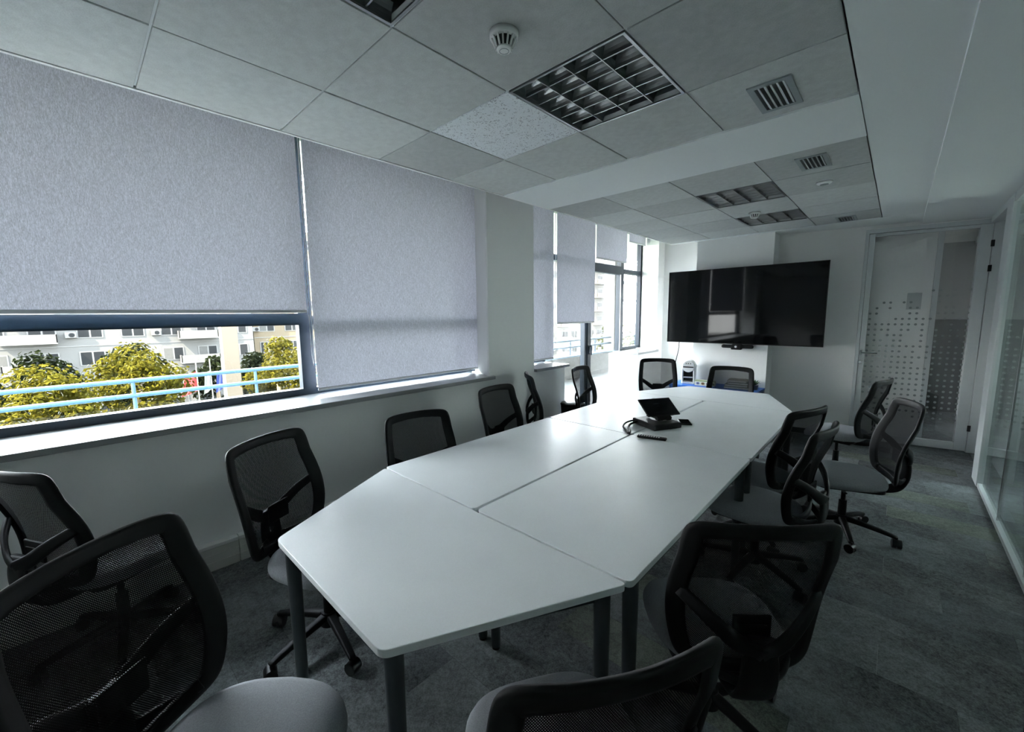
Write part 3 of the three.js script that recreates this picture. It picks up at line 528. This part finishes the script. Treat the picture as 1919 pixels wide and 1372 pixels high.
{
  const c = thing('low_cabinet', 'bright blue low cabinet under the large screen', 'cabinet', [-1.72, 0, -6.09]);
  const blue = std({ color: lin(0.02, 0.13, 0.5), roughness: 0.45 });
  part('body', bb(-0.66, 0.46, 0.04, 0.598, -0.23, 0.2), std({ color: lin(0.05, 0.09, 0.17), roughness: 0.5 }), c);
  part('top', bb(-0.67, 0.47, 0.598, 0.625, -0.235, 0.215, 0.004), blue, c);
  for (const x of [-0.65, -0.09]) { const d = part('door', bb(x, x + 0.545, 0.05, 0.59, 0.2, 0.216, 0.003), blue, c); part('handle', bb(x + 0.46, x + 0.475, 0.4, 0.52, 0.216, 0.232, 0.004), M.steel, d); }
  part('plinth', bb(-0.64, 0.44, 0, 0.04, -0.2, 0.17), M.dark, c);

  const m = thing('coffee_machine', 'white and black capsule coffee machine on the blue cabinet', 'coffee machine', [-2.19, 0.625, -6.12], rad(12));
  const silver = std({ color: lin(0.7, 0.71, 0.72), roughness: 0.3, metalness: 0.4 });
  part('body', bb(-0.085, 0.085, 0.0, 0.27, -0.16, -0.02, 0.02), silver, m);
  part('side_column', [bb(-0.09, -0.066, 0, 0.25, -0.1, 0.08, 0.01), bb(0.066, 0.09, 0, 0.25, -0.1, 0.08, 0.01)], silver, m);
  part('front_panel', bb(-0.068, 0.068, 0.045, 0.24, -0.06, 0.045, 0.006), M.gloss, m);
  const hd = new THREE.CylinderGeometry(0.088, 0.088, 0.15, 32, 1); hd.rotateX(Math.PI / 2); hd.translate(0, 0.255, 0.0); part('brew_head', hd, M.whitePlastic, m);
  part('front_disc', cyl(0.086, 0.08, 0.012, 0, 0.255, 0.082, 32, Math.PI / 2), M.whitePlastic, m);
  part('slot', bb(-0.07, 0.07, 0.236, 0.252, 0.084, 0.094, 0.004), M.gloss, m);
  for (const x of [-0.03, 0, 0.03]) part('button', cyl(0.007, 0.007, 0.006, x, 0.295, 0.089, 12, Math.PI / 2), M.gloss, m);
  part('spout', cyl(0.01, 0.014, 0.03, 0, 0.165, 0.06, 12), M.gloss, m);
  part('drip_tray', [bb(-0.075, 0.075, 0, 0.03, -0.02, 0.11, 0.006), bb(-0.06, 0.06, 0.085, 0.1, -0.01, 0.085, 0.004)], silver, m);

  const cv = document.createElement('canvas'); cv.width = 256; cv.height = 96; const x = cv.getContext('2d');
  x.fillStyle = '#d9dcc9'; x.fillRect(0, 0, 256, 96); x.fillStyle = '#8fa06a'; x.fillRect(0, 0, 256, 20);
  [['#7d86a8', 42], ['#8a6b3c', 108], ['#7a5a4a', 174], ['#6c8050', 234]].forEach(([c2, cx]) => { x.fillStyle = c2; x.beginPath(); x.arc(cx, 58, 24, 0, 7); x.fill(); x.fillStyle = '#2c2f2a'; x.beginPath(); x.arc(cx, 58, 10, 0, 7); x.fill(); });
  const tx = new THREE.CanvasTexture(cv); tx.colorSpace = THREE.SRGBColorSpace;
  const bx = thing('tea_box', 'long printed tea box with round pictures beside the coffee machine', 'box', [-1.93, 0.625, -6.04], rad(6));
  part('carton', bb(-0.13, 0.13, 0, 0.075, -0.05, 0.048, 0.002), std({ color: lin(0.55, 0.58, 0.42), roughness: 0.6 }), bx);
  const fp = new THREE.PlaneGeometry(0.258, 0.072); fp.translate(0, 0.038, 0.0488); part('printed_front', fp, std({ map: tx, roughness: 0.6 }), bx);
  // pile of packets and a plant seen through the chair mesh
  const r = rng(9), cols = [[0.12, 0.17, 0.07], [0.2, 0.19, 0.1], [0.07, 0.1, 0.09], [0.25, 0.24, 0.18]];
  for (let k = 0; k < 4; k++) { const s = thing('paper_folder', ['wide green folder at the bottom of the pile on the cabinet', 'brownish folder lying second in the pile on the cabinet', 'dark folder lying third in the pile on the cabinet', 'pale folder on top of the pile on the cabinet'][k], 'folder', [-1.52 + (r() - 0.5) * 0.04, 0.625 + k * 0.03, -6.1], (r() - 0.5) * 0.3, 'folders piled on the cabinet'); part('cover', bb(-0.15 + k * 0.012, 0.15 - k * 0.012, 0.0005, 0.029, -0.11, 0.11, 0.004), std({ color: lin(...cols[k]), roughness: 0.6 }), s); part('pages', bb(-0.144 + k * 0.012, 0.146 - k * 0.012, 0.005, 0.025, -0.106, 0.113), std({ color: lin(0.6, 0.6, 0.55), roughness: 0.8 }), s); }
  const pl = thing('potted_plant', 'small dark green plant at the right end of the cabinet', 'plant', [-1.33, 0.625, -6.12]);
  part('pot', new THREE.LatheGeometry([[0, 0], [0.035, 0], [0.045, 0.06], [0.04, 0.06], [0, 0.055]].map(([a, b]) => new THREE.Vector2(a, b)), 20), std({ color: lin(0.12, 0.14, 0.18), roughness: 0.5 }), pl);
  const leaf = std({ color: lin(0.05, 0.11, 0.04), roughness: 0.5, side: THREE.DoubleSide });
  for (let k = 0; k < 16; k++) { const g = new THREE.PlaneGeometry(0.028, 0.09, 2, 4); const p = g.attributes.position; for (let i = 0; i < p.count; i++) { const v = (p.getY(i) + 0.045) / 0.09; p.setX(i, p.getX(i) * Math.sin(Math.PI * (0.12 + 0.86 * v))); p.setZ(i, 0.03 * v * v); p.setY(i, v * 0.09); } g.rotateX(0.25 + r() * 0.7); g.rotateY(k * 2.4); g.translate(0, 0.055, 0); g.computeVertexNormals(); part('leaf', g, leaf, pl); }
}
{ // tall bin beyond the short sill
  const t = thing('waste_bin', 'black round waste bin beside the terrace glazing, just past the short sill', 'bin', [-2.98, 0, -4.30]);
  part('bucket', new THREE.LatheGeometry([[0, 0], [0.13, 0], [0.155, 0.5], [0.149, 0.5], [0.126, 0.008], [0, 0.008]].map(([a, b]) => new THREE.Vector2(a, b)), 32), M.plastic, t);
  part('lid', new THREE.LatheGeometry([[0, 0.545], [0.08, 0.54], [0.15, 0.52], [0.16, 0.505], [0.16, 0.497], [0, 0.5]].map(([a, b]) => new THREE.Vector2(a, b)), 32), M.gloss, t);
}

// ================================================================== outside: terrace, railing, street, trees, flats
{
  const t = struct('terrace', 'paved terrace outside the windows');
  part('terrace_slab', bb(-6.35, -3.75, -0.4, -0.03, -22, 6), M.concrete, t);
  const tilesM = [0.13, 0.15, 0.115].map((k) => std({ color: lin(k, k * 0.99, k * 0.96), roughness: 0.85 })), r = rng(3), g = bb(-0.197, 0.197, -0.03, 0, -0.197, 0.197);
  for (let z = -4; z > -15; z -= 0.4) for (let x = -3.95; x > -6; x -= 0.4) { const m = part('paver', g, tilesM[Math.floor(r() * 3)], t); m.position.set(x, (r() - 0.5) * 0.003, z); }
  part('parapet', bb(-6.32, -6.02, -0.03, 0.56, -22, 6), M.stucco, t);
  for (let z = 6; z > -22; z -= 1.2) part('coping', bb(-6.36, -5.97, 0.56, 0.60, z - 1.195, z, 0.006), std({ color: lin(0.1, 0.18, 0.23), roughness: 0.5 }), t);
  for (let z = -4; z > -15; z -= 0.5) part('skirting_tile', bb(-6.02, -6.0, 0, 0.1, z - 0.495, z), tilesM[2], t);
  part('pillar', bb(-6.34, -6.0, 0, 3.6, -11.1, -10.7), M.stucco, t);
  part('canopy_beam', bb(-6.3, -6.1, 2.55, 2.62, -22, -10.9), M.railBlue, t);
  part('canopy_beam', bb(-6.3, -6.1, 2.02, 2.08, -22, -10.9), M.railBlue, t);
  part('added_shade_overhang', bb(-5.2, -3.75, 3.3, 3.5, -4.2, 6), M.concrete, t);  // added slab, out of view, keeps high sky light off the sill
  part('added_shade_canopy', bb(-6.2, -3.75, 3.3, 3.5, -15, -4.2), M.concrete, t);  // added roof, out of view, dims the sky light reaching the terrace door
  part('facade', bb(-3.75, -3.0, -0.03, 3.5, -15, -7.7), M.stucco, t);
  part('blue_post', bb(-6.9, -6.7, -3, 1.35, -10.6, -10.4), M.railBlue, t);
  const f = thing('balcony_railing', 'blue painted tube railing along the terrace parapet', 'railing', [-6.1, 0.6, 0]);
  part('top_rail', cyl(0.024, 0.024, 28, 0, 0.375, -8, 12, Math.PI / 2), M.railBlue, f);
  part('lower_rail', cyl(0.024, 0.024, 28, 0, 0.21, -8, 12, Math.PI / 2), M.railBlue, f);
  for (let k = -5; k < 18; k++) part('railing_post', cyl(0.018, 0.018, 0.37, 0, 0.185, -0.375 - 1.185 * k, 10), M.railBlue, f);
}
{
  const g = struct('ground', 'street level far below');
  part('street', bb(-300, 300, -13, -12.6, -300, 300), std({ color: lin(0.09, 0.09, 0.088), roughness: 0.95 }), g);
  part('lawn', bb(-34, -14, -12.6, -12.5, -80, 40), std({ color: lin(0.1, 0.16, 0.05), roughness: 1 }), g);
}
// trees
const barkM = std({ color: lin(0.12, 0.09, 0.06), roughness: 0.95 });
const leafMs = [[0.5, 0.47, 0.07], [0.2, 0.23, 0.05], [0.05, 0.07, 0.03], [0.075, 0.1, 0.045]].map((c) => phys({ color: lin(...c), roughness: 0.9, transmission: 0.35, thickness: 0, side: THREE.DoubleSide }));
function tree(x, top, z, rx, ry, kind, label, seed, n = 3200, leaf = 0.3) {
  const t = thing('street_tree', label, 'tree', [x, -12.5, z], 0, 'trees along the street'), r = rng(seed), cy = top - ry + 12.5;
  part('trunk', cyl(0.28, 0.16, cy, 0, cy / 2, 0, 10), barkM, t);
  const lumps = []; for (let k = 0; k < 22; k++) { const th = r() * 6.283, ph = Math.acos(1 - 1.7 * r()), q = 0.62 + 0.1 * r(); lumps.push([Math.sin(ph) * Math.cos(th) * rx * q, Math.cos(ph) * ry * q, Math.sin(ph) * Math.sin(th) * rx * q, (0.26 + 0.2 * r()) * rx]); }
  const pos = [], nor = [], uv = [];
  const v = [0, 1, 2, 3].map(() => new THREE.Vector3());
  for (let i = 0; i < n; i++) {
    const L = lumps[Math.floor(r() * lumps.length)], u = r() * 2 - 1, th = r() * 6.283, s = Math.sqrt(1 - u * u), d = new THREE.Vector3(s * Math.cos(th), u, s * Math.sin(th)), q = L[3] * (0.72 + 0.4 * r());
    const c = new THREE.Vector3(L[0] + d.x * q, L[1] + d.y * q * 0.9 + cy, L[2] + d.z * q);
    const nn = d.clone().add(new THREE.Vector3(r() - 0.5, r() - 0.3, r() - 0.5).multiplyScalar(1.6)).normalize(), a = new THREE.Vector3(r() - 0.5, r() - 0.5, r() - 0.5).cross(nn).normalize(), b = a.clone().cross(nn), w = leaf * (0.6 + 0.7 * r());
    v[0].copy(c).addScaledVector(a, -w * 0.5); v[1].copy(c).addScaledVector(b, -w * 0.34); v[2].copy(c).addScaledVector(a, w * 0.5); v[3].copy(c).addScaledVector(b, w * 0.34).addScaledVector(nn, w * 0.08);
    for (const k of [0, 1, 2, 0, 2, 3]) { pos.push(v[k].x, v[k].y, v[k].z); nor.push(nn.x, nn.y, nn.z); uv.push(k & 1, k >> 1); }
  }
  const g = new THREE.BufferGeometry(); g.setAttribute('position', new THREE.Float32BufferAttribute(pos, 3)); g.setAttribute('normal', new THREE.Float32BufferAttribute(nor, 3)); g.setAttribute('uv', new THREE.Float32BufferAttribute(uv, 2));
  const fo = part('foliage', g, leafMs[kind], t); fo.userData.kind = 'stuff';
}
tree(-34, 0.2, -2.2, 2.7, 3.2, 0, 'big round yellow green tree in the middle of the window strip', 1, 6000, 0.27);
tree(-26, -0.15, 1.5, 2.1, 2.6, 0, 'yellow green tree at the left end of the window strip', 2, 4600, 0.23);
tree(-34, 0.85, -10.2, 2.3, 3.6, 0, 'tall yellow green tree at the right end of the window strip', 3, 5000, 0.27);
tree(-48, -0.4, 2.4, 2.6, 4.0, 2, 'dark green tree behind the leftmost yellow tree', 4, 2800, 0.4);
tree(-51, 0.0, -3.6, 2.6, 4.2, 2, 'dark green tree peeping over the big round tree', 5, 2800, 0.4);
tree(-46, -1.1, -8.6, 2.2, 4.0, 3, 'grey green tree in front of the balconies', 6, 2600, 0.4);
tree(-54, -1.6, -14.0, 2.4, 4.0, 2, 'dark green tree beside the beige pier', 7, 2600, 0.4);
tree(-24, 1.7, -24, 4.4, 4.6, 1, 'tree beyond the terrace left of the white pillar', 8, 3600, 0.34);
tree(-13, 2.0, -27, 3.6, 4.6, 1, 'tree beyond the terrace behind the white pillar', 9, 3600, 0.34);
// blocks of flats
function flats(name, label, x, z0, z1, top, color, seed, trim) {
  const b = thing(name, label, 'building', [x, -12.6, (z0 + z1) / 2]), w = z0 - z1, r = rng(seed), h = top + 12.6;
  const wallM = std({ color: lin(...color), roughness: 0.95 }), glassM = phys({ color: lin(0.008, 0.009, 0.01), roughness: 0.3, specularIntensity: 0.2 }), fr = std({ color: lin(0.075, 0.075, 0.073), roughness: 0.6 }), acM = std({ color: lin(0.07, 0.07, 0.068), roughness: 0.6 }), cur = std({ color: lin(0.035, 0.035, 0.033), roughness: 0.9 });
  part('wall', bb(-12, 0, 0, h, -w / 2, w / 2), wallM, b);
  const cols = Math.floor(w / 3.1), fl = Math.floor(h / 2.9);
  const fg = bb(-0.02, 0.06, -0.75, 0.75, -0.98, 0.98), pg = bb(0.061, 0.075, -0.66, 0.66, -0.4, 0.4), ag = bb(0, 0.35, -0.3, 0.3, -0.42, 0.42, 0.04), fan = cyl(0.22, 0.22, 0.02, 0.355, 0, -0.08, 16, 0, Math.PI / 2);
  for (let f = 0; f < fl; f++) for (let c = 0; c < cols; c++) {
    const y = 1.5 + f * 2.9, z = -w / 2 + (c + 0.5) * w / cols;
    if (y + 1 > h) continue;
    const wi = part('window', fg, fr, b); wi.position.set(0, y, z);
    for (const s of [-1, 1]) { const p = part('pane', pg, r() < 0.25 ? cur : glassM, wi); p.position.z = s * 0.47; }
    if (c % 4 === 1) { const q = part('balcony', bb(0.05, 1.15, -0.1, 0.02, -1.9, 1.9), fr, b); q.position.set(0, y - 1.1, z + 0.9); part('balcony_front', [bb(1.08, 1.15, 0.02, 0.85, -1.9, 1.9), bb(0.05, 1.15, 0.02, 0.85, -1.9, -1.83), bb(0.05, 1.15, 0.02, 0.85, 1.83, 1.9)], trim ?? wallM, q); }
    else if (r() < 0.4) { const a = part('air_conditioner', ag, acM, b); a.position.set(0, y - 0.4, z + 1.4); part('fan', fan, glassM, a); }
  }
  for (let f = 1; f < fl; f++) part('floor_band', bb(0, 0.05, f * 2.9 - 0.1, f * 2.9 - 0.02, -w / 2, w / 2), fr, b);
  return b;
}
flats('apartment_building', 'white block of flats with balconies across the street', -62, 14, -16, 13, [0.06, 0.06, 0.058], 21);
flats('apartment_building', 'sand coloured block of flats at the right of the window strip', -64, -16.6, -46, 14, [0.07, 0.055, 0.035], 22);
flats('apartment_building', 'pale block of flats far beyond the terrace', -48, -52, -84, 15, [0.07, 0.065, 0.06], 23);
{
  const p = thing('building_pier', 'tall beige pier rising beside the flagpoles', 'pier', [-41, -12.6, -8.75]);
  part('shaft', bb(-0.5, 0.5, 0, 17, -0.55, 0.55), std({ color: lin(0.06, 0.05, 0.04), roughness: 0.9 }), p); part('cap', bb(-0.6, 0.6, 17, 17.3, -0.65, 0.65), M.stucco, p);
  const fl = (z, c, label, w) => { const t = thing('flagpole', label, 'flag', [-38, -12.6, z], 0, 'flagpoles'); part('pole', cyl(0.05, 0.035, 11.2, 0, 5.6, 0, 10), M.stucco, t); const g = new THREE.PlaneGeometry(w, 1.5, 8, 10), q = g.attributes.position; for (let i = 0; i < q.count; i++) { const u = (q.getX(i) + w / 2) / w, v = (q.getY(i) + 0.75) / 1.5; q.setX(i, (u * w) * (1 - 0.3 * v)); q.setZ(i, 0.07 * Math.sin(u * 9 + v * 3)); q.setY(i, q.getY(i) - 0.35 * u); } g.computeVertexNormals(); g.rotateY(-Math.PI / 2); g.translate(0, 9.6, 0.04); part('flag', g, std({ color: lin(...c), roughness: 0.8, side: THREE.DoubleSide }), t); };
  fl(-5.9, [0.16, 0.008, 0.012], 'flagpole with a red flag', 1.0); fl(-6.75, [0.14, 0.14, 0.14], 'flagpole with a white flag', 0.5); fl(-7.5, [0.01, 0.02, 0.12], 'flagpole with a blue flag', 0.5);
}
lit(scene);
renderer.render(scene, camera);
